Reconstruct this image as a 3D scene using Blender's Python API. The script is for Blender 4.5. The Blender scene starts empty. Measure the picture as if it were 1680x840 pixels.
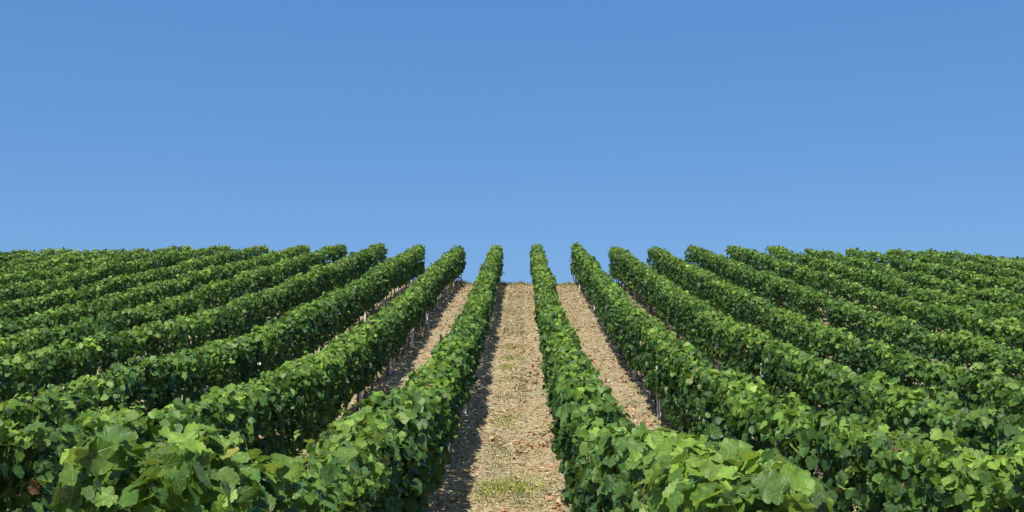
import bpy, math, random
import numpy as np
R = math.radians
C = bpy.context.scene.collection
S = bpy.context.scene

# ------------------------------------------------------------------ camera, sky, sun, exposure
PITCH, YAW = 6.0, 0.52
cd = bpy.data.cameras.new('camera'); cam = bpy.data.objects.new('camera', cd); C.objects.link(cam)
cd.sensor_width = 36.0; cd.lens = 37.5; cd.clip_start = 0.05; cd.clip_end = 5000
cam.location = (0, 0, 2.25); cam.rotation_euler = (R(90 + PITCH), 0, R(YAW))
S.camera = cam
CAMZ = 2.25
EXPO = 1.30
SUN_EL, SUN_AZ = 59.0, 197.0          # azimuth clockwise from +Y (the view direction): behind the camera, slightly to its left
w = bpy.data.worlds.new('World'); S.world = w; w.use_nodes = True
nt = w.node_tree; bg = nt.nodes['Background']
sky = nt.nodes.new('ShaderNodeTexSky'); sky.sky_type = 'NISHITA'; sky.sun_disc = False
sky.sun_elevation = R(SUN_EL); sky.sun_rotation = R(SUN_AZ)
sky.air_density = 0.5; sky.dust_density = 2.0; sky.ozone_density = 3.0; sky.altitude = 0
gain = nt.nodes.new('ShaderNodeVectorMath'); gain.operation = 'MULTIPLY_ADD'      # one even grade of the whole sky: deeper blue, softer falloff
nt.links.new(sky.outputs[0], gain.inputs[0])
gain.inputs[1].default_value = tuple(v / EXPO for v in (0.96, 0.92, 0.65))
gain.inputs[2].default_value = tuple(v / EXPO / 0.10 for v in (0.027, 0.159, 0.472))
nt.links.new(gain.outputs[0], bg.inputs[0])
bg.inputs[1].default_value = 0.10
ld = bpy.data.lights.new('sun', 'SUN'); ld.energy = 5.0; ld.angle = R(0.5); ld.color = (1.0, 0.94, 0.82)
sun = bpy.data.objects.new('sun', ld); C.objects.link(sun)
az, el = R(SUN_AZ), R(SUN_EL)
from mathutils import Vector
sdir = Vector((math.sin(az) * math.cos(el), math.cos(az) * math.cos(el), math.sin(el)))
sun.rotation_euler = sdir.to_track_quat('Z', 'Y').to_euler()
S.view_settings.view_transform = 'Standard'; S.view_settings.look = 'None'
S.view_settings.gamma = 1.0; S.view_settings.exposure = math.log2(EXPO)

# ------------------------------------------------------------------ helpers
def tag(o, label=None, cat=None, group=None, kind=None):
    for k, v in (('label', label), ('category', cat), ('group', group), ('kind', kind)):
        if v: o[k] = v
    return o
def link(o, parent=None):
    C.objects.link(o)
    if parent is not None: o.parent = parent
    return o
def empty(name, loc):
    o = bpy.data.objects.new(name, None); o.location = loc; o.empty_display_size = 0.2
    return link(o)
def mesh_np(name, V, F, col=None, uv=None, mat=None, smooth=True):
    """V (n,3), F (m,k) with one k for all faces."""
    V = np.asarray(V, np.float32); F = np.asarray(F, np.int32)
    me = bpy.data.meshes.new(name)
    n, (m, k) = len(V), F.shape
    me.vertices.add(n); me.vertices.foreach_set('co', V.ravel())
    me.loops.add(m * k); me.loops.foreach_set('vertex_index', F.ravel())
    me.polygons.add(m); me.polygons.foreach_set('loop_start', np.arange(m, dtype=np.int32) * k)
    me.polygons.foreach_set('use_smooth', np.full(m, smooth))
    if uv is not None:
        l = me.uv_layers.new(name='UVMap'); l.data.foreach_set('uv', np.asarray(uv, np.float32)[F.ravel()].ravel())
    if col is not None:
        a = me.attributes.new('tint', 'FLOAT_COLOR', 'POINT')
        c4 = np.ones((n, 4), np.float32); c4[:, :3] = col
        a.data.foreach_set('color', c4.ravel())
    if mat is not None: me.materials.append(mat)
    me.update(calc_edges=True)
    return me
def obj(name, me, parent=None, loc=(0, 0, 0)):
    o = bpy.data.objects.new(name, me); o.location = loc
    return link(o, parent)
def smooth1(n, seed):
    r = np.random.default_rng(seed)
    g = r.uniform(-1, 1, n)
    return g
def noise1(y, scale, seed):
    g = smooth1(4096, seed); t = np.asarray(y, float) / scale + 500.0
    i = np.floor(t).astype(int); f = t - i; f = f * f * (3 - 2 * f)
    return g[i % 4096] * (1 - f) + g[(i + 1) % 4096] * f
def noise2(x, y, sx, sy, seed):
    g = np.random.default_rng(seed).uniform(-1, 1, (256, 256))
    a = np.asarray(x, float) / sx + 300.0; b = np.asarray(y, float) / sy + 300.0
    i = np.floor(a).astype(int); j = np.floor(b).astype(int)
    f = a - i; h = b - j; f = f * f * (3 - 2 * f); h = h * h * (3 - 2 * h)
    q = lambda u, v: g[u % 256, v % 256]
    return (q(i, j) * (1 - f) * (1 - h) + q(i + 1, j) * f * (1 - h) + q(i, j + 1) * (1 - f) * h + q(i + 1, j + 1) * f * h)

# ------------------------------------------------------------------ terrain
CP, SP = math.cos(R(PITCH)), math.sin(R(PITCH))
ctrl = np.array([(1, -2.22), (2, -2.27), (3.5, -2.40), (5, -2.62), (8, -2.98), (12, -3.22), (16, -3.28), (20, -3.17), (25, -2.93),
                 (29, -2.72), (34, -2.38), (38, -2.08), (42, -1.82), (46, -1.62), (51, -1.46), (54.5, -1.43), (57, -1.75),
                 (60, -2.35), (66, -4.0)])
cy = ctrl[:, 0] * CP - ctrl[:, 1] * SP; cz = ctrl[:, 0] * SP + ctrl[:, 1] * CP + CAMZ
cy = np.concatenate([[-400, -60, -20, -6], cy, [90, 140, 400, 1500]])
cz = np.concatenate([[-14, -2.6, -0.75, -0.22], cz, [0.2, -6, -30, -90]])
yy = np.arange(-420, 1520, 0.1); zz = np.interp(yy, cy, cz)
ker = np.hanning(31); ker /= ker.sum(); zz = np.convolve(np.pad(zz, 15, 'edge'), ker, 'valid')
def ground(x, y, rough=True):
    x = np.asarray(x, float); y = np.asarray(y, float)
    z = np.interp(y, yy, zz)
    z = z - 0.12 * np.tanh(x / 5.0) * np.clip((62 - y) / 20, 0, 1)
    cx = np.where(x > 0, np.clip(x - 8, 0, 40), np.clip(-x - 8, 0, 40))
    z = z - np.where(x > 0, 0.0016, 0.0009) * cx ** 2 * np.clip((y - 25) / 30, 0, 1)
    for cxr in (-0.66, 0.19):                       # shallow wheel ruts in the central aisle
        z = z - .035 * np.exp(-((x - cxr) / .13) ** 2) * np.clip((y - 4) / 5, 0, 1)
    if rough:
        z = z + np.clip((y - 48) / 6, 0, 1) * .05 * noise2(x, y, .8, 1.2, 14) + 0.02 * noise2(x, y, 0.9, 1.1, 11) + 0.010 * noise2(x, y, 0.28, 0.3, 12)
    return z
END = 55.0                                  # where the rows stop, on the crest
LEFT0, RIGHT0, GAP = -1.233, 0.767, 2.0
HY = np.array([0, 5, 12, 18, 25, 34, 42, 48, 52, 56]); HZ = np.array([1.72, 1.68, 1.64, 1.62, 1.56, 1.52, 1.52, 1.68, 1.85, 2.02])
def row_top(y): return np.interp(y, HY, HZ)

# ------------------------------------------------------------------ materials
def newmat(name):
    m = bpy.data.materials.new(name); m.use_nodes = True
    t = m.node_tree; t.nodes.clear()
    return m, t, t.nodes.new('ShaderNodeOutputMaterial')
def leaf_shader(t, out, col_socket, rough=0.42, trans=0.34, bump=None):
    N, L = t.nodes, t.links
    geo = N.new('ShaderNodeNewGeometry')
    under = N.new('ShaderNodeMix'); under.data_type = 'RGBA'; under.blend_type = 'MIX'
    L.new(col_socket, under.inputs['A'])
    pale = N.new('ShaderNodeHueSaturation'); pale.inputs['Saturation'].default_value = 0.80; pale.inputs['Value'].default_value = 1.18
    L.new(col_socket, pale.inputs['Color']); L.new(pale.outputs[0], under.inputs['B'])
    L.new(geo.outputs['Backfacing'], under.inputs['Factor'])
    p = N.new('ShaderNodeBsdfPrincipled'); p.inputs['Roughness'].default_value = rough
    p.inputs['Specular IOR Level'].default_value = 0.32
    L.new(under.outputs['Result'], p.inputs['Base Color'])
    tr = N.new('ShaderNodeBsdfTranslucent')
    tc = N.new('ShaderNodeMix'); tc.data_type = 'RGBA'; tc.blend_type = 'MULTIPLY'; tc.inputs['Factor'].default_value = 1.0
    L.new(under.outputs['Result'], tc.inputs['A']); tc.inputs['B'].default_value = (1.9, 1.75, 0.55, 1)
    L.new(tc.outputs['Result'], tr.inputs['Color'])
    mx = N.new('ShaderNodeMixShader'); mx.inputs[0].default_value = trans
    L.new(p.outputs[0], mx.inputs[1]); L.new(tr.outputs[0], mx.inputs[2]); L.new(mx.outputs[0], out.inputs[0])
    if bump is not None:
        L.new(bump, p.inputs['Normal'])
def veined(t, col_socket):
    """pale veins fanning from the stalk, a dull mottling and brown blotches, in the leaf's own UV"""
    N, L = t.nodes, t.links
    uv = N.new('ShaderNodeUVMap'); sep = N.new('ShaderNodeSeparateXYZ'); L.new(uv.outputs[0], sep.inputs[0])
    def mth(op, a, b=None):
        n = N.new('ShaderNodeMath'); n.operation = op
        for i, v in enumerate((a, b)):
            if v is None: continue
            if isinstance(v, (int, float)): n.inputs[i].default_value = v
            else: L.new(v, n.inputs[i])
        return n.outputs[0]
    u = mth('SUBTRACT', sep.outputs[0], 0.5); v = mth('SUBTRACT', sep.outputs[1], 0.25)
    ang = mth('ARCTAN2', u, v); rad = mth('SQRT', mth('ADD', mth('MULTIPLY', u, u), mth('MULTIPLY', v, v)))
    pp = mth('PINGPONG', mth('ABSOLUTE', ang), 0.42)
    dist = mth('MULTIPLY', pp, rad)
    mr = N.new('ShaderNodeMapRange'); L.new(dist, mr.inputs[0]); mr.inputs[1].default_value = 0.004; mr.inputs[2].default_value = 0.02
    mr.inputs[3].default_value = 0.55; mr.inputs[4].default_value = 0.0
    m1 = N.new('ShaderNodeMix'); m1.data_type = 'RGBA'; L.new(mr.outputs[0], m1.inputs['Factor'])
    oi = N.new('ShaderNodeObjectInfo')
    mp = N.new('ShaderNodeCombineXYZ'); L.new(oi.outputs['Random'], mp.inputs[2])
    sc = N.new('ShaderNodeVectorMath'); sc.operation = 'SCALE'; L.new(mp.outputs[0], sc.inputs[0]); sc.inputs['Scale'].default_value = 91.0
    ad = N.new('ShaderNodeVectorMath'); ad.operation = 'ADD'; L.new(uv.outputs[0], ad.inputs[0]); L.new(sc.outputs[0], ad.inputs[1])
    nz = N.new('ShaderNodeTexNoise'); nz.inputs['Scale'].default_value = 5.0; nz.inputs['Detail'].default_value = 4
    L.new(ad.outputs[0], nz.inputs['Vector'])
    hv = N.new('ShaderNodeHueSaturation'); L.new(col_socket, hv.inputs['Color'])
    vr = N.new('ShaderNodeMapRange'); L.new(nz.outputs[0], vr.inputs[0]); vr.inputs[1].default_value = 0.3; vr.inputs[2].default_value = 0.7
    vr.inputs[3].default_value = 0.78; vr.inputs[4].default_value = 1.22; L.new(vr.outputs[0], hv.inputs['Value'])
    L.new(hv.outputs[0], m1.inputs['A']); m1.inputs['B'].default_value = (0.17, 0.24, 0.08, 1)
    br = N.new('ShaderNodeMapRange'); L.new(nz.outputs[0], br.inputs[0]); br.inputs[1].default_value = 0.69; br.inputs[2].default_value = 0.76
    m2 = N.new('ShaderNodeMix'); m2.data_type = 'RGBA'; L.new(br.outputs[0], m2.inputs['Factor'])
    L.new(m1.outputs['Result'], m2.inputs['A']); m2.inputs['B'].default_value = (0.22, 0.13, 0.045, 1)
    bp = N.new('ShaderNodeBump'); bp.inputs['Strength'].default_value = 0.5; bp.inputs['Distance'].default_value = 0.01
    b2 = mth('ADD', mth('MULTIPLY', mr.outputs[0], -0.8), nz.outputs[0]); L.new(b2, bp.inputs['Height'])
    return m2.outputs['Result'], bp.outputs[0]
def make_leaf_mat():
    m, t, out = newmat('vine_leaf'); oi = t.nodes.new('ShaderNodeObjectInfo')
    c, b = veined(t, oi.outputs['Color']); leaf_shader(t, out, c, 0.48, 0.26, b); return m
def make_foliage_mat(fine):
    m, t, out = newmat('vine_foliage'); at = t.nodes.new('ShaderNodeAttribute'); at.attribute_name = 'tint'
    if fine:
        c, b = veined(t, at.outputs['Color']); leaf_shader(t, out, c, 0.48, 0.26, b)
    else: leaf_shader(t, out, at.outputs['Color'], 0.50, 0.26)
    return m
M_LEAF = make_leaf_mat(); M_FOL = make_foliage_mat(False); M_FOLF = make_foliage_mat(True)
def simple_mat(name, c1, c2, scale, rough=0.9, bump=0.5, metal=0.0, attr=False, stretch=(1, 1, 1)):
    m, t, out = newmat(name); N, L = t.nodes, t.links
    p = N.new('ShaderNodeBsdfPrincipled'); p.inputs['Roughness'].default_value = rough; p.inputs['Metallic'].default_value = metal
    p.inputs['Specular IOR Level'].default_value = 0.25
    tc = N.new('ShaderNodeTexCoord'); mp = N.new('ShaderNodeMapping'); mp.inputs['Scale'].default_value = stretch
    L.new(tc.outputs['Object'], mp.inputs[0])
    nz = N.new('ShaderNodeTexNoise'); nz.inputs['Scale'].default_value = scale; nz.inputs['Detail'].default_value = 6
    L.new(mp.outputs[0], nz.inputs['Vector'])
    if attr:
        at = N.new('ShaderNodeAttribute'); at.attribute_name = 'tint'
        hs = N.new('ShaderNodeHueSaturation'); L.new(at.outputs['Color'], hs.inputs['Color'])
        mr = N.new('ShaderNodeMapRange'); L.new(nz.outputs[0], mr.inputs[0]); mr.inputs[3].default_value = 0.6; mr.inputs[4].default_value = 1.4
        L.new(mr.outputs[0], hs.inputs['Value']); L.new(hs.outputs[0], p.inputs['Base Color'])
    else:
        cr = N.new('ShaderNodeValToRGB'); cr.color_ramp.elements[0].position = 0.32; cr.color_ramp.elements[1].position = 0.68
        cr.color_ramp.elements[0].color = (*c1, 1); cr.color_ramp.elements[1].color = (*c2, 1)
        L.new(nz.outputs[0], cr.inputs[0]); L.new(cr.outputs[0], p.inputs['Base Color'])
    if bump:
        b = N.new('ShaderNodeBump'); b.inputs['Strength'].default_value = bump; b.inputs['Distance'].default_value = 0.01
        L.new(nz.outputs[0], b.inputs['Height']); L.new(b.outputs[0], p.inputs['Normal'])
    L.new(p.outputs[0], out.inputs[0]); return m
M_BARK = simple_mat('vine_bark', (0.045, 0.032, 0.022), (0.20, 0.15, 0.105), 60, 0.95, 1.0, stretch=(1, 1, 0.15))
M_CANE = simple_mat('vine_cane', (0.10, 0.06, 0.030), (0.25, 0.17, 0.085), 30, 0.7, 0.3)
M_POST = simple_mat('galvanised_post', (0.68, 0.70, 0.72), (0.84, 0.86, 0.88), 14, 0.55, 0.1, 0.0)
M_STONE = simple_mat('stone_chips', None, None, 40, 0.95, 0.6, attr=True)
M_DRY = simple_mat('dry_leaf', None, None, 30, 0.8, 0.4, attr=True)
M_GRASS = simple_mat('grass_blades', None, None, 3, 0.7, 0.0, attr=True)
def ground_mat():
    m, t, out = newmat('stony_soil'); N, L = t.nodes, t.links
    p = N.new('ShaderNodeBsdfPrincipled'); p.inputs['Roughness'].default_value = 0.95; p.inputs['Specular IOR Level'].default_value = 0.15
    tc = N.new('ShaderNodeTexCoord')
    def noise(s, d=6):
        n = N.new('ShaderNodeTexNoise'); n.inputs['Scale'].default_value = s; n.inputs['Detail'].default_value = d
        L.new(tc.outputs['Object'], n.inputs['Vector']); return n.outputs[0]
    def ramp(sock, stops):
        r = N.new('ShaderNodeValToRGB'); e = r.color_ramp.elements
        e[0].position, e[0].color = stops[0][0], (*stops[0][1], 1); e[1].position, e[1].color = stops[-1][0], (*stops[-1][1], 1)
        for q, c in stops[1:-1]:
            k = e.new(q); k.color = (*c, 1)
        L.new(sock, r.inputs[0]); return r.outputs[0]
    base = ramp(noise(26, 8), [(0.26, (0.16, 0.122, 0.073)), (0.44, (0.285, 0.230, 0.140)), (0.60, (0.370, 0.303, 0.190)), (0.74, (0.54, 0.465, 0.335))])
    vo = N.new('ShaderNodeTexVoronoi'); vo.inputs['Scale'].default_value = 22; L.new(tc.outputs['Object'], vo.inputs['Vector'])
    hs = N.new('ShaderNodeHueSaturation'); L.new(base, hs.inputs['Color'])
    sp = N.new('ShaderNodeSeparateColor'); L.new(vo.outputs['Color'], sp.inputs[0])
    mr = N.new('ShaderNodeMapRange'); L.new(sp.outputs[0], mr.inputs[0]); mr.inputs[3].default_value = 0.78; mr.inputs[4].default_value = 1.2
    L.new(mr.outputs[0], hs.inputs['Value'])
    def mixin(a, colour, sock, lo, hi, amt):
        r = N.new('ShaderNodeMapRange'); L.new(sock, r.inputs[0]); r.inputs[1].default_value = lo; r.inputs[2].default_value = hi; r.inputs[4].default_value = amt
        x = N.new('ShaderNodeMix'); x.data_type = 'RGBA'; L.new(r.outputs[0], x.inputs['Factor']); L.new(a, x.inputs['A']); x.inputs['B'].default_value = (*colour, 1)
        return x.outputs['Result']
    c = mixin(hs.outputs[0], (0.33, 0.19, 0.10), noise(1.7, 5), 0.54, 0.70, 0.55)
    c = mixin(c, (0.20, 0.205, 0.115), noise(1.1, 5), 0.50, 0.66, 0.6)
    L.new(c, p.inputs['Base Color'])
    b = N.new('ShaderNodeBump'); b.inputs['Strength'].default_value = 0.9; b.inputs['Distance'].default_value = 0.03
    L.new(noise(30, 8), b.inputs['Height']); L.new(b.outputs[0], p.inputs['Normal']); L.new(p.outputs[0], out.inputs[0])
    return m
M_GROUND = ground_mat()

# ground sheet: fine where the aisles show, coarse to the horizon
xs = np.unique(np.concatenate([[-1500, -700, -300, -150, -90, -60], np.arange(-40, -6, 1.0), np.arange(-6, 6, 0.16), np.arange(6, 41, 1.0), [60, 90, 150, 300, 700, 1500]]))
ys = np.unique(np.concatenate([[-420, -200, -90, -40, -20, -10], np.arange(-5, 62, 0.25), np.arange(62, 100, 2.0), [120, 160, 240, 400, 800, 1500]]))
GX, GY = np.meshgrid(xs, ys); V = np.stack([GX, GY, ground(GX, GY)], -1).reshape(-1, 3)
nx = len(xs); I, J = np.meshgrid(np.arange(nx - 1), np.arange(len(ys) - 1)); a = (J * nx + I).ravel()
F = np.stack([a, a + 1, a + nx + 1, a + nx], 1)
g = obj('ground', mesh_np('ground', V, F, mat=M_GROUND)); tag(g, kind='structure')

# ------------------------------------------------------------------ leaf templates (stalk at the origin, tip along +Y, upper side +Z)
HALF = [(0.0, 0.0), (0.06, -0.14), (0.22, -0.20), (0.35, -0.19), (0.42, -0.09), (0.55, -0.02), (0.53, 0.13), (0.60, 0.25), (0.59, 0.42), (0.48, 0.47),
        (0.44, 0.62), (0.31, 0.70), (0.17, 0.86), (0.0, 0.95)]
def leaf_template(level, seed):
    r = random.Random(seed)
    if level == 0: half = HALF
    elif level == 1: half = [(0, 0), (0.24, -0.22), (0.54, 0.0), (0.60, 0.38), (0.36, 0.68), (0, 0.95)]
    else: half = [(0, -0.06), (0.54, 0.02), (0.42, 0.58), (0, 0.93)]
    pts = [(u * r.uniform(.9, 1.1), v + r.uniform(-.03, .03) * (0 < u)) for u, v in half]
    left = [(-u * r.uniform(.9, 1.1), v + r.uniform(-.03, .03)) for u, v in half[1:-1]][::-1]
    out = pts + left
    if level == 0:                                          # a tooth between every two outline points
        o2 = []
        for i, (u, v) in enumerate(out):
            u2, v2 = out[(i + 1) % len(out)]; mu, mv = (u + u2) / 2, (v + v2) / 2; q = math.hypot(mu, mv - .3) + 1e-6
            k = r.uniform(-.005, .05) if v > -.1 or abs(u) > .1 else 0
            o2 += [(u, v), (mu + mu / q * k, mv + (mv - .3) / q * k)]
        out = o2
    fold, cup, drop = r.uniform(-.22, .42), r.uniform(-.1, .35), r.uniform(-.10, .5)
    wav, ph = r.uniform(.03, .09), r.uniform(0, 6)
    def zf(u, v):
        return fold * abs(u) - cup * u * u - drop * (max(v, 0) ** 2) + wav * math.sin(7 * u + 6 * v + ph) * (0.3 + math.hypot(u, v))
    if level == 2:
        V = [(u, v, zf(u, v)) for u, v in out]; n = len(out)       # 0 base 1 2 right 3 tip 4 5 left
        F = [(0, 1, 2), (0, 2, 3), (0, 3, 4), (0, 4, 5)]
    else:
        ribs = [(0, 0.16), (0, 0.5)] if level == 0 else [(0, 0.2)]
        V = [(u, v, zf(u, v)) for u, v in out] + [(u, v, zf(u, v)) for u, v in ribs]; n = len(out)
        near = [n + min(range(len(ribs)), key=lambda k: math.hypot(u - ribs[k][0], v - ribs[k][1])) for u, v in out]
        F = []
        for i in range(n):
            j = (i + 1) % n
            F.append((i, j, near[i]))
            if near[i] != near[j]: F.append((near[i], j, near[j]))
    V = np.array(V); V[:, :2] /= 1.2
    V[:, 2] /= 1.2
    uv = np.stack([V[:, 0] * 0.8 + 0.5, V[:, 1] * 0.8 + 0.25], 1)
    return V, np.array(F, np.int32), uv
TPL = [[leaf_template(L, 40 + 7 * L + k) for k in range(n)] for L, n in ((0, 8), (1, 6), (2, 6))]
LEAF_MESH = [mesh_np('leaf', V, F, uv=uv, mat=M_LEAF) for V, F, uv in TPL[0]]

def frames(nrm, tip):
    nrm = nrm / np.linalg.norm(nrm, axis=1, keepdims=True)
    tip = tip - nrm * (tip * nrm).sum(1, keepdims=True); tip /= np.linalg.norm(tip, axis=1, keepdims=True) + 1e-9
    side = np.cross(tip, nrm)
    return np.stack([side, tip, nrm], 2)            # columns: local x, y, z
def leaf_colours(n, young, rng, near=False):
    """base colour of each blade: mature blue-green to young yellow-green, a few yellowing or rusty"""
    k = np.clip(young + rng.normal(0, .15, n), 0, 1)[:, None]
    old = np.array([0.023, 0.063, 0.020]); mid = np.array([0.054, 0.124, 0.021]); yng = np.array([0.185, 0.305, 0.036])
    c = np.where(k < .5, old + (mid - old) * k * 2, mid + (yng - mid) * (k * 2 - 1))
    c = c * rng.uniform(.6, 1.3, (n, 1))
    q = rng.random(n)
    a_, b_ = (.003, .0036) if near else (.004, .007)
    c[q < a_] = np.array([0.26, 0.25, 0.045]); c[(q >= a_) & (q < b_)] = np.array([0.17, 0.085, 0.035])
    return c

# ------------------------------------------------------------------ canopy of one row
tt = np.linspace(0, 2 * math.pi, 721)
_n = 2 / 6
sx_ = np.sign(np.sin(tt)) * np.abs(np.sin(tt)) ** _n; sz_ = np.sign(np.cos(tt)) * np.abs(np.cos(tt)) ** _n
_seg = np.hypot(np.diff(sx_ * .27), np.diff(sz_ * .62)); _w = np.where(sz_[:-1] < -.93, .35, 1.0)
CUM = np.concatenate([[0], np.cumsum(_seg * _w)]); CUM /= CUM[-1]
def canopy(x0, ya, yb, per_m, size, seed):
    rng = np.random.default_rng(seed)
    n = int((yb - ya) * per_m); rowdh = .05 * math.sin((seed // 50) * 2.4)
    y = rng.uniform(ya, yb, n); th = np.interp(rng.random(n), CUM, tt)
    s, c = np.sin(th), np.cos(th); fx = np.sign(s) * np.abs(s) ** _n; fz = np.sign(c) * np.abs(c) ** _n
    zt = row_top(y) - (.15 * np.exp(-((y - 8.6) / 2.0) ** 2) if 0 < x0 < 1.5 else .19 * np.exp(-((y - 5.5) / 1.7) ** 2) if -1.5 < x0 < 0 else 0) + rowdh + .06 * noise1(y, 3.5, seed + 15) - .16 * np.clip(noise1(y, 1.9, seed + 16) - .6, 0, 1) + .055 * noise1(y, .55, seed + 1) + .04 * noise1(y, 1.3, seed + 2)
    zb = (.62 if abs(x0) < 2 else .56 if abs(x0) < 4 else .47) + .09 * noise1(y, .45, seed + 3) + .06 * noise1(y, 1.7, seed + 4)
    W = .235 - .03 * np.clip((9 - y) / 3, 0, 1) + .045 * noise1(y + 50 * np.sign(fx), .8, seed + 5) + .03 * noise1(y + 90 * np.sign(fx), 2.4, seed + 6)
    # rounded ends
    e = np.minimum(np.clip((y - ya) / .35, 0, 1), np.clip((yb - y) / .35, 0, 1)); W = W * (0.55 + .45 * np.sqrt(e))
    zc, b = (zt + zb) / 2, (zt - zb) / 2
    ux, uz = np.sign(s) * np.abs(s) ** (2 - _n) / W, np.sign(c) * np.abs(c) ** (2 - _n) / b
    l = np.hypot(ux, uz) + 1e-9; ux, uz = ux / l, uz / l
    bump = .08 * noise2(y, th, .30, .38, seed + 7) + .045 * noise2(y, th, .13, .16, seed + 8)
    depth = np.where(rng.random(n) < .75, rng.exponential(.05, n), rng.uniform(0, .22, n)); depth = np.minimum(depth, .24)
    off = bump - depth + .01
    px = x0 + fx * W + ux * off; pz = zc + fz * b + uz * off
    keep = rng.random(n) < np.clip(.82 + 1.25 * noise2(y, th, .22, .30, seed + 9), .12, 1)
    nrm = np.stack([ux * .75 - .08, rng.normal(0, .1, n) - .32, uz * .45 + .40], 1) + rng.normal(0, .50, (n, 3))
    tip = np.stack([ux * .45, rng.normal(0, .2, n), np.where(uz > .6, -.45, -.9)], 1) + rng.normal(0, .42, (n, 3))
    sz = size * np.exp(rng.normal(0, .26, n)); sz = np.clip(sz, .04, 1.38 * size)
    hfrac = (pz - zb) / (zt - zb)
    vine = noise1(np.floor((y + seed) / 1.15) * 7.3, 1, seed + 10)
    young = .25 + .05 * (yb < 9.5) + .42 * np.clip(hfrac - .62, 0, 1) / .38 + .13 * vine + .13 * noise2(y, th, .4, .4, seed + 12)
    pos = np.stack([px, y, pz + ground(x0, y, False)], 1)
    # short shoots left above the trimmed top and sprawling from the flanks
    m = max(1, int((yb - ya) * 1.7)); P, Nn, T, Z, Yg = [], [], [], [], []
    for k in range(m):
        y0 = rng.uniform(ya + .1, yb - .1); top = rng.random() < .45; L = rng.uniform(.10, .32)
        g0 = float(ground(x0, y0, False)); sd = rng.choice([-1, 1])
        if top: p0 = np.array([x0 + rng.uniform(-.18, .18), y0, g0 + float(row_top(y0)) - .06]); dv = np.array([rng.normal(0, .5), rng.normal(0, .4), 1.0])
        else: p0 = np.array([x0 + sd * .25, y0, g0 + rng.uniform(.6, 1.5)]); dv = np.array([sd * .8, rng.normal(0, .5), rng.uniform(-.5, .5)])
        dv /= np.linalg.norm(dv); q = max(3, int(L / .045))
        for j in range(q):
            f = j / q; dv2 = dv + np.array([0, 0, -.5 * f * f])
            P.append(p0 + dv2 * L * f + rng.normal(0, .02, 3)); an = rng.uniform(0, 6.28)
            o = np.array([math.cos(an), math.sin(an), 0])
            Nn.append(o * .5 + np.array([0, 0, .8]) + rng.normal(0, .25, 3)); T.append(o + np.array([0, 0, -.25]))
            Z.append(size * (1.0 - .6 * f) * rng.uniform(.7, 1.1)); Yg.append(.55 + .35 * f)
    pos = np.concatenate([pos[keep], P]); nrm = np.concatenate([nrm[keep], Nn]); tip = np.concatenate([tip[keep], T])
    sz = np.concatenate([sz[keep], Z]); young = np.concatenate([young[keep], Yg]); dep = np.concatenate([depth[keep], np.zeros(len(Z))])
    return pos, frames(nrm, tip), sz, leaf_colours(len(sz), young, rng, yb < 23), dep
def assemble(sets, origin, name, fine):
    """join (template level, positions, frames, sizes, colours) sets into one mesh"""
    VV, FF, CC, UU, base = [], [], [], [], 0
    for level, pos, fr, sz, col in sets:
        pick = np.arange(len(pos)) % len(TPL[level])
        for k, (tv, tf, tuv) in enumerate(TPL[level]):
            s = np.nonzero(pick == k)[0]
            if not len(s): continue
            v = np.einsum('nij,vj->nvi', fr[s], tv) * sz[s, None, None] + pos[s, None, :] - origin
            nv = len(tv); VV.append(v.reshape(-1, 3)); CC.append(np.repeat(col[s], nv, 0)); UU.append(np.tile(tuv, (len(s), 1)))
            FF.append((tf[None] + (base + np.arange(len(s)) * nv)[:, None, None]).reshape(-1, 3)); base += len(s) * nv
    return mesh_np(name, np.concatenate(VV), np.concatenate(FF), np.concatenate(CC), np.concatenate(UU), M_FOLF if fine else M_FOL)

# ------------------------------------------------------------------ trunks, canes, posts
def tube(pts, rads, n=6):
    V, F = [], []
    pts = [np.array(p, float) for p in pts]
    for i, p in enumerate(pts):
        d = pts[min(i + 1, len(pts) - 1)] - pts[max(i - 1, 0)]; d /= np.linalg.norm(d)
        a = np.cross(d, [0.31, 0.95, 0.11]); a /= np.linalg.norm(a); b = np.cross(d, a)
        for k in range(n):
            t = 2 * math.pi * k / n; V.append(p + (a * math.cos(t) + b * math.sin(t)) * rads[i])
    for i in range(len(pts) - 1):
        for k in range(n):
            F.append((i * n + k, i * n + (k + 1) % n, (i + 1) * n + (k + 1) % n, (i + 1) * n + k))
    return np.array(V), np.array(F)
TRUNK = []
for k in range(6):
    r = random.Random(300 + k); p = [0, 0]; pts, rad = [], []
    for i in range(5):
        pts.append((p[0], p[1], -.05 + i * .13)); rad.append((.027 - .0018 * i) * r.uniform(.85, 1.2) + (.012 if i == 0 else 0))
        p = [p[0] + r.uniform(-.03, .03), p[1] + r.uniform(-.04, .04)]
    V, F = tube(pts, rad); TRUNK.append((V, F))
TRUNK_MESH = [mesh_np('trunk', V, F, mat=M_BARK) for V, F in TRUNK]
CANE_MESH = []
for k in range(4):
    r = random.Random(80 + k); p = np.array([0., 0, 0]); d = np.array([r.uniform(-.4, .4), r.uniform(-.4, .4), 1]); pts = [p]
    for i in range(5):
        d = d + np.array([r.uniform(-.3, .3), r.uniform(-.3, .3), -.10]); p = p + d / np.linalg.norm(d) * .055; pts.append(p)
    V, F = tube(pts, [.0048 - .0005 * i for i in range(6)], 5); CANE_MESH.append(mesh_np('cane', V, F, mat=M_CANE))
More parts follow.
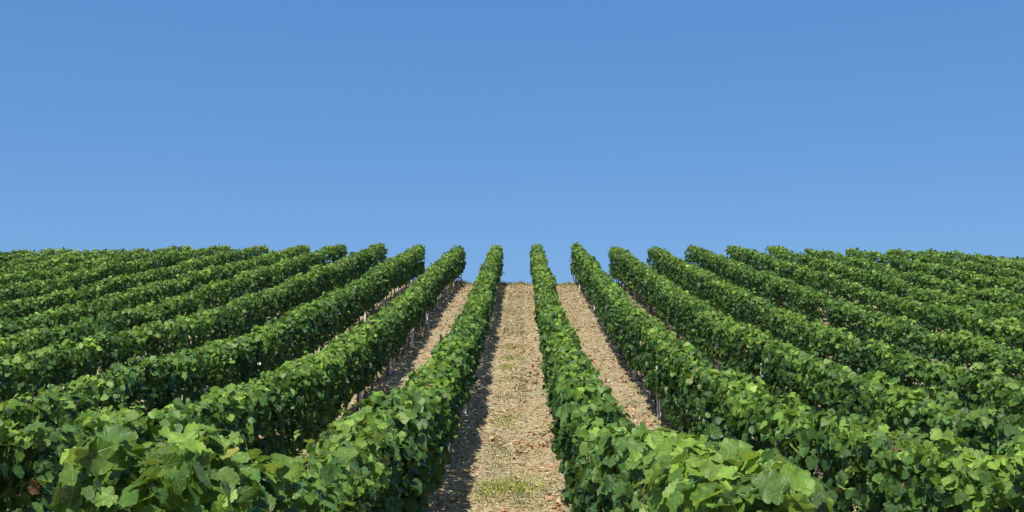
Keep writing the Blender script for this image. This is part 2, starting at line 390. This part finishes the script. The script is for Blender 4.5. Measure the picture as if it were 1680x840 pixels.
def post_mesh():
    # a pressed steel C-profile with hook tabs down both edges
    V, F = [], []
    prof = [(-.030, -.020), (-.030, .020), (.030, .020), (.030, -.020), (.021, -.020), (.021, .013), (-.021, .013), (-.021, -.020)]
    H = 1.12
    for z in (-.06, H):
        V += [(x, y, z) for x, y in prof]
    n = len(prof)
    for k in range(n): F.append((k, (k + 1) % n, n + (k + 1) % n, n + k))
    F += [(8, 9, 14, 15), (9, 10, 13, 14), (10, 11, 12, 13)]
    for i in range(5):
        for s in (-1, 1):
            b = len(V); z = .35 + i * .14
            V += [(s * .030, -.006, z), (s * .042, -.006, z + .004), (s * .042, .006, z + .004), (s * .030, .006, z),
                  (s * .030, -.006, z + .03), (s * .039, -.006, z + .03), (s * .039, .006, z + .03), (s * .030, .006, z + .03)]
            F += [(b, b + 1, b + 2, b + 3), (b + 4, b + 5, b + 6, b + 7), (b, b + 1, b + 5, b + 4), (b + 3, b + 2, b + 6, b + 7), (b + 1, b + 2, b + 6, b + 5)]
    return mesh_np('trellis_post', V, F, mat=M_POST, smooth=False)
POST = post_mesh()

# ------------------------------------------------------------------ vine rows
ORD = ['', 'first', 'second', 'third', 'fourth', 'fifth', 'sixth', 'seventh', 'eighth', 'ninth', 'tenth', 'eleventh', 'twelfth', 'thirteenth', 'fourteenth']
CAM = np.array([0, 0, CAMZ])
def project(p):
    q = p - CAM; cyw, syw = math.cos(R(YAW)), math.sin(R(YAW))
    X = q[:, 0] * cyw + q[:, 1] * syw; Y = -q[:, 0] * syw + q[:, 1] * cyw
    d = Y * CP + q[:, 2] * SP; z = -Y * SP + q[:, 2] * CP
    return 840 + 1750 * X / d, 420 - 1750 * z / d, d
def make_row(side, k):
    x0 = LEFT0 - GAP * (k - 1) if side < 0 else RIGHT0 + GAP * (k - 1)
    rng = np.random.default_rng(1000 + k * 10 + (side > 0)); seed = 2000 + k * 100 + (50 if side > 0 else 0)
    y0 = 3.35 + rng.uniform(-.1, .1) if k <= 1 else max(3.3, min(abs(x0) * 1.98 - 3.5, 43))
    y1 = END + rng.uniform(-.5, .5) + (k > 9) * rng.uniform(-1.2, 1.2)
    org = np.array([x0, y0, float(ground(x0, y0, False))])
    row = empty('vine_row', org)
    sd = 'left' if side < 0 else 'right'
    if k == 1: lab = f'leafy green vine row forming the {sd} edge of the stony central aisle'
    else: lab = f'trimmed green vine row on the hillside, {ORD[k]} row to the {sd} of the central aisle'
    tag(row, lab, 'vine row', 'rows of grapevines climbing the slope')
    sets, loose = [], None
    bands = [(0, 9.0, 1400, .083, 0), (9.0, 22, 1100, .094, 1), (22, 38, 850, .104, 2), (38, 99, 680, .114, 2)]
    for i, (a, b, dens, size, lev) in enumerate(bands):
        a, b = max(a, y0), min(b, y1)
        if b - a < .3: continue
        pos, fr, sz, col, dep = canopy(x0, a, b, dens, size, seed + i * 13) if a == y0 or b == y1 else canopy(x0, a - .12, b + .12, dens, size, seed + i * 13)
        if b < 23 and k <= 5:                                    # the leaves that show largest become parts of their own
            u, v, d = project(pos); up = sz / d
            facing = np.abs(((pos - CAM) / np.linalg.norm(pos - CAM, axis=1, keepdims=True) * fr[:, :, 2]).sum(1))
            cam_side = (pos[:, 0] - x0) * (-np.sign(x0)) + (pos[:, 2] - ground(x0, pos[:, 1], False) - 1.1) * .6
            ok = (u > -15) & (u < 1695) & (v < 850) & (d > 1) & (dep < .055) & (cam_side > -.02)
            score = np.where(ok, up * (.35 + facing), -1)
            room = (300 - 34 * (k == 1)) if loose is None else 300 - 34 * (k == 1) - len(loose)
            take = np.argsort(-score)[:room]; take = take[score[take] > 0]
            take = take[up[take] * 1750 > 9]
            m = np.ones(len(pos), bool); m[take] = False
            new = [(pos[t], fr[t], sz[t], col[t]) for t in take]
            loose = (loose or []) + new
            pos, fr, sz, col = pos[m], fr[m], sz[m], col[m]
        sets.append((lev, pos, fr, sz, col))
    from mathutils import Matrix
    near = [s for s in sets if s[0] == 0]; far = [s for s in sets if s[0] > 0]
    if near: tag(obj('foliage', assemble(near, org, 'foliage', True), row), kind='stuff')
    if far: tag(obj('foliage', assemble(far, org, 'foliage', False), row), kind='stuff')
    if k == 1:
        spots = ((4.75, .10, .26), (4.3, -.12, .14), (3.7, .05, .12), (5.6, -.1, .12), (3.5, -.2, .10)) if side < 0 else ((4.0, .18, .14), (4.4, .0, .10), (4.7, .22, .14), (5.2, .1, .10), (3.75, .24, .10), (6.2, .1, .10))
        for (a, off, L) in spots:
            h0 = float(ground(x0, a, False)) + float(row_top(a)) - (.30 if side < 0 and a > 4 else .14)
            base = np.array([x0 + off, a, h0]); lean = np.array([rng.normal(0, .18), rng.normal(-.1, .12), 1.0]); nl = int(L / .05) + 2
            pts = [base + lean * (L + .1) * f + np.array([.02 * math.sin(5 * f), 0, 0]) for f in np.linspace(0, 1, 6)]
            V, F = tube([p - org for p in pts], [.0045 - .0006 * i for i in range(6)], 5); obj('cane', mesh_np('cane', V, F, mat=M_CANE), row)
            for j in range(nl):
                f = (j + .6) / nl; an = rng.uniform(0, 6.28); o_ = np.array([math.cos(an), math.sin(an), 0])
                p = base + lean * (L + .1) * f + o_ * .05; nn = o_ * rng.uniform(.3, .9) + np.array([0, -.35, .75]) + rng.normal(0, .2, 3)
                fr_ = frames(nn[None], (o_ * .7 + np.array([0, 0, -.55]))[None])[0]
                cc = np.array([.070, .150, .024]) * (1 - f) + np.array([.20, .32, .040]) * f
                loose.append((p, fr_, rng.uniform(.07, .108) * (1.1 - .4 * f), cc * rng.uniform(.75, 1.15)))
    for j, (p, f, s, c) in enumerate(loose or []):
        o = bpy.data.objects.new('leaf', LEAF_MESH[j % len(LEAF_MESH)]); o.parent = row; C.objects.link(o)
        m = Matrix([list(f[i] * s) + [float(p[i] - org[i])] for i in range(3)] + [[0, 0, 0, 1]])
        o.matrix_basis = m; o.color = (*[float(q) for q in c], 1)
    # trunks
    ty = np.arange(y0 + .3, y1 - .1, 1.15)
    if k <= 4:
        for q in ty:
            q2 = q + rng.uniform(-.12, .12); xx = x0 + rng.uniform(-.04, .04)
            o = bpy.data.objects.new('trunk', TRUNK_MESH[rng.integers(6)]); o.parent = row; C.objects.link(o)
            o.location = (xx - org[0], q2 - org[1], float(ground(xx, q2)) - org[2]); o.rotation_euler = (rng.uniform(-.08, .08), rng.uniform(-.08, .08), rng.uniform(0, 6.28))
            s = rng.uniform(.85, 1.2); o.scale = (s, s, 1)
    else:
        VV, FF, b = [], [], 0
        for q in ty:
            V, F = TRUNK[rng.integers(6)]; VV.append(V + [0, q - org[1], float(ground(x0, q)) - org[2]]); FF.append(F + b); b += len(V)
        tag(obj('trunk', mesh_np('trunk', np.concatenate(VV), np.concatenate(FF), mat=M_BARK), row), kind='stuff')
    # canes that show among the nearest leaves
    if k <= 3:
        for q in range(26 if k == 1 else 14):
            a = y0 + rng.uniform(0, 7 if k == 1 else 9); h = rng.uniform(.8, 1.35); off = rng.uniform(-.24, .24)
            o = bpy.data.objects.new('cane', CANE_MESH[rng.integers(4)]); o.parent = row; C.objects.link(o)
            o.location = (off, a - org[1], float(ground(x0, a)) + h - org[2]); o.rotation_euler = (rng.uniform(-.9, .9), rng.uniform(-.9, .9), rng.uniform(0, 6.28))
    # posts: things of their own that stand in the row
    if k <= 3:
        py = np.arange(7.2 if k == 1 else 7.0, y1, 4.68)
        for i, q in enumerate(py):
            xx = x0 - np.sign(x0) * (.06 if k == 3 else .10) + rng.uniform(-.03, .03)
            o = obj('trellis_post', POST, None, (xx, q, float(ground(xx, q)))); o.rotation_euler = (rng.uniform(-.03, .03), rng.uniform(-.03, .03), rng.uniform(-.1, .1))
            rw = f'the first vine row {sd} of the aisle' if k == 1 else f'the {ORD[k]} vine row {sd} of the aisle'
            n = len(py) - i
            tag(o, f'grey steel post in {rw}, {ORD[n]} down from crest' if n > 1 else f'grey steel end post on the crest in {rw}', 'post', 'steel trellis posts in the vine rows')
            if n == 1: o.location.y = y1 - .25; o.location.z = float(ground(xx, y1 - .25))
    return row
for k in range(1, 15):
    make_row(-1, k); make_row(1, k)

# ------------------------------------------------------------------ loose stuff on the ground
def near_row(x): return np.minimum(np.abs((x - LEFT0 + 60 * GAP) % GAP), np.abs(GAP - (x - LEFT0 + 60 * GAP) % GAP))
def scatter(n, seed, xr=5.2, ya=7.0, yb=56.0, pw=1.7):
    r = np.random.default_rng(seed); f = r.random(n) ** pw
    return r.uniform(-xr, xr, n), ya + (yb - ya) * f, r
CHIPV = np.array([(1, 0, 0), (-1, 0, 0), (0, 1, 0), (0, -1, 0), (0, 0, 1), (0, 0, -.5)], float)
CHIPF = np.array([(0, 2, 4), (2, 1, 4), (1, 3, 4), (3, 0, 4), (2, 0, 5), (1, 2, 5), (3, 1, 5), (0, 3, 5)])
def chips(n, seed):
    x, y, r = scatter(n, seed)
    s = np.exp(r.normal(0, .45, n)) * .0115 * (.8 + y / 80)
    dims = np.stack([s * r.uniform(.7, 2.0, n), s * r.uniform(.6, 1.3, n), s * r.uniform(.35, .9, n)], 1)
    v = CHIPV[None] * dims[:, None] * r.uniform(.75, 1.25, (n, 6, 1))
    a = r.uniform(0, 6.28, n); ca, sa = np.cos(a)[:, None], np.sin(a)[:, None]
    tl = r.normal(0, .35, n)[:, None]
    X = v[..., 0] * ca - v[..., 1] * sa; Y = v[..., 0] * sa + v[..., 1] * ca; Z = v[..., 2] + v[..., 0] * tl
    V = np.stack([X + x[:, None], Y + y[:, None], Z + (ground(x, y) + s * .2)[:, None]], -1)
    pal = np.array([(.43, .35, .22), (.37, .30, .175), (.49, .42, .29), (.28, .22, .13), (.42, .25, .14), (.13, .105, .08)])
    c = pal[r.choice(6, n, p=[.26, .24, .18, .12, .09, .11])] * r.uniform(.8, 1.2, (n, 1))
    F = (CHIPF[None] + (np.arange(n) * 6)[:, None, None]).reshape(-1, 3)
    o = obj('gravel', mesh_np('gravel', V.reshape(-1, 3), F, np.repeat(c, 6, 0), mat=M_STONE, smooth=False)); tag(o, kind='stuff')
chips(56000, 5)
def straw(n, seed):
    x, y, r = scatter(n, seed)
    L = r.uniform(.03, .12, n); wd = r.uniform(.003, .007, n) * (1 + y / 40); a = r.uniform(0, 6.28, n); z = ground(x, y)
    d = np.stack([np.cos(a), np.sin(a)], 1); p = np.stack([-d[:, 1], d[:, 0]], 1)
    tilt = r.uniform(-.25, .25, n)
    V = np.zeros((n, 4, 3))
    for i, (e, s) in enumerate(((-1, -1), (1, -1), (1, 1), (-1, 1))):
        V[:, i, 0] = x + d[:, 0] * L / 2 * e + p[:, 0] * wd * s; V[:, i, 1] = y + d[:, 1] * L / 2 * e + p[:, 1] * wd * s
        V[:, i, 2] = z + .014 + tilt * L / 2 * e + .004 * s
    pal = np.array([(.50, .40, .25), (.40, .31, .18), (.27, .19, .11), (.44, .36, .26)])
    c = pal[r.integers(0, 4, n)] * r.uniform(.8, 1.15, (n, 1))
    F = np.arange(n * 4).reshape(n, 4)
    tag(obj('straw_litter', mesh_np('straw_litter', V.reshape(-1, 3), F, np.repeat(c, 4, 0), mat=M_GRASS, smooth=False)), kind='stuff')
straw(46000, 6)
def fallen(n, seed):
    x, y, r = scatter(n * 3, seed, 4.6)
    pr = np.clip(.25 + 1.3 * noise2(x, y, .5, 1.1, 77), 0, 1); k = r.random(len(x)) < pr; x, y = x[k][:n], y[k][:n]; n = len(x)
    nrm = np.stack([np.zeros(n), np.zeros(n), np.ones(n)], 1) + r.normal(0, .35, (n, 3)); tip = r.normal(0, 1, (n, 3))
    fr = frames(nrm, tip); pos = np.stack([x, y, ground(x, y) + .022], 1); sz = r.uniform(.04, .095, n)
    pal = np.array([(.30, .15, .08), (.38, .22, .12), (.25, .15, .085), (.42, .31, .18)])
    c = pal[r.integers(0, 4, n)] * r.uniform(.8, 1.2, (n, 1))
    VV, FF, CC, b = [], [], [], 0
    for q, (tv, tf, _) in enumerate(TPL[1]):
        s = np.nonzero(np.arange(n) % len(TPL[1]) == q)[0]; tv = tv * [1, 1, 1.6]
        VV.append((np.einsum('nij,vj->nvi', fr[s], tv) * sz[s, None, None] + pos[s, None]).reshape(-1, 3)); CC.append(np.repeat(c[s], len(tv), 0))
        FF.append((tf[None] + (b + np.arange(len(s)) * len(tv))[:, None, None]).reshape(-1, 3)); b += len(s) * len(tv)
    tag(obj('fallen_leaves', mesh_np('fallen_leaves', np.concatenate(VV), np.concatenate(FF), np.concatenate(CC), mat=M_DRY)), kind='stuff')
fallen(6000, 8)
def blades(name, x, y, h, col, r, wid=.006):
    n = len(x); a = r.uniform(0, 6.28, n); ln = r.uniform(.1, .75, n) * h; b = r.uniform(0, 6.28, n)
    z = ground(x, y) - .005; V = np.zeros((n, 5, 3)); wv = wid * r.uniform(.6, 1.4, n) * (1 + y / 45)
    dx, dy = np.cos(a) * wv, np.sin(a) * wv; lx, ly = np.cos(b) * ln, np.sin(b) * ln
    for i, (s, f) in enumerate(((-1, 0), (1, 0), (.7, .55), (-.7, .55), (0, 1))):
        V[:, i, 0] = x + dx * s + lx * f * f; V[:, i, 1] = y + dy * s + ly * f * f; V[:, i, 2] = z + h * f * (1 - .25 * f)
    o5 = (np.arange(n) * 5)[:, None]
    F = np.concatenate([o5 + [0, 1, 2], o5 + [0, 2, 3], o5 + [3, 2, 4]]).reshape(-1, 3)
    return tag(obj(name, mesh_np(name, V.reshape(-1, 3), F, np.repeat(col, 5, 0), mat=M_GRASS)), kind='stuff')
r = np.random.default_rng(21)
def patch(cx, cy_, sx, sy, n): return cx + r.normal(0, sx, n), cy_ + r.normal(0, sy, n)
# fresh green weeds in the aisle
def at(px, py):
    """ground point seen at a pixel of the 1680x840 photograph"""
    ya_, lo = 5.0, None
    for q in np.arange(6, 56, .1):
        xq = (px - 856) / 1750 * q
        u, v, d = project(np.array([[xq, q, float(ground(xq, q, False))]]))
        if v[0] <= py: return xq, q
    return (px - 856) / 1750 * 54, 54.0
gx, gy, gc, gh = [], [], [], []
for px, py, sx, sy, n, kind in ((838, 800, .20, .34, 900, 0), (800, 806, .16, .26, 260, 0), (885, 790, .16, .4, 140, 0), (815, 765, .2, .2, 160, 1), (840, 805, .45, .8, 500, 1), (830, 652, .22, .25, 260, 1), (832, 602, .16, .25, 260, 0),
                          (838, 588, .16, .3, 260, 0), (858, 640, .10, 1.8, 420, 1), (858, 560, .12, 3.0, 480, 1), (862, 505, .16, 4.0, 420, 1), (828, 540, .14, 3.5, 420, 1), (835, 700, .25, .8, 320, 1), (815, 740, .12, .6, 300, 1), (825, 690, .16, .3, 260, 0), (845, 625, .25, .2, 300, 1), (838, 570, .2, .3, 220, 0), (842, 545, .3, .3, 240, 1), (868, 740, .14, .6, 260, 1),
                          (838, 508, .3, 1.2, 700, 1), (838, 485, .45, 2.0, 900, 1), (848, 530, .15, 2.0, 400, 1), (945, 540, .12, 3, 500, 2), (935, 500, .15, 3, 500, 2), (790, 820, .2, .3, 200, 1), (870, 830, .25, .3, 300, 1)):
    X, Y = at(px, py); a_, b_ = patch(X, Y, sx, sy, n); gx.append(a_); gy.append(b_)
    base = ((.20, .26, .045), (.15, .17, .065), (.30, .25, .13))[kind]
    gc.append(np.array(base) * r.uniform(.65, 1.35, (n, 1)) * [1, 1, 1] + r.uniform(0, .05, (n, 1)) * np.array([1, .6, .2])); gh.append(r.uniform(.015, .075 if kind else .10, n))
blades('grass', np.concatenate(gx), np.concatenate(gy), np.concatenate(gh), np.concatenate(gc), r)
# dry grass along the row feet and on the crest
n = 22000; x, y, q = scatter(n * 3, 33, 6.6, 8, 56, 1.2)
k = r.random(len(x)) < np.exp(-(near_row(x) / .22) ** 2) * .75 + .02; x, y = x[k][:n], y[k][:n]
c = np.array([(.36, .29, .17), (.25, .22, .10), (.20, .24, .08), (.42, .34, .20)])[r.integers(0, 4, len(x))] * r.uniform(.7, 1.2, (len(x), 1))
blades('dry_grass', x, y, r.uniform(.04, .16, len(x)), c, r, .005)
n = 17000; x = r.uniform(-9, 9, n); y = 54.4 + r.normal(0, 1.6, n)
c = np.array([(.36, .30, .16), (.22, .22, .09), (.15, .20, .06)])[r.integers(0, 3, n)] * r.uniform(.7, 1.2, (n, 1))
blades('crest_grass', x, y, r.uniform(.06, .22, n) * np.clip(1 + 1.0 * noise2(x, y, .6, .9, 5), .25, 2), c, r, .006)
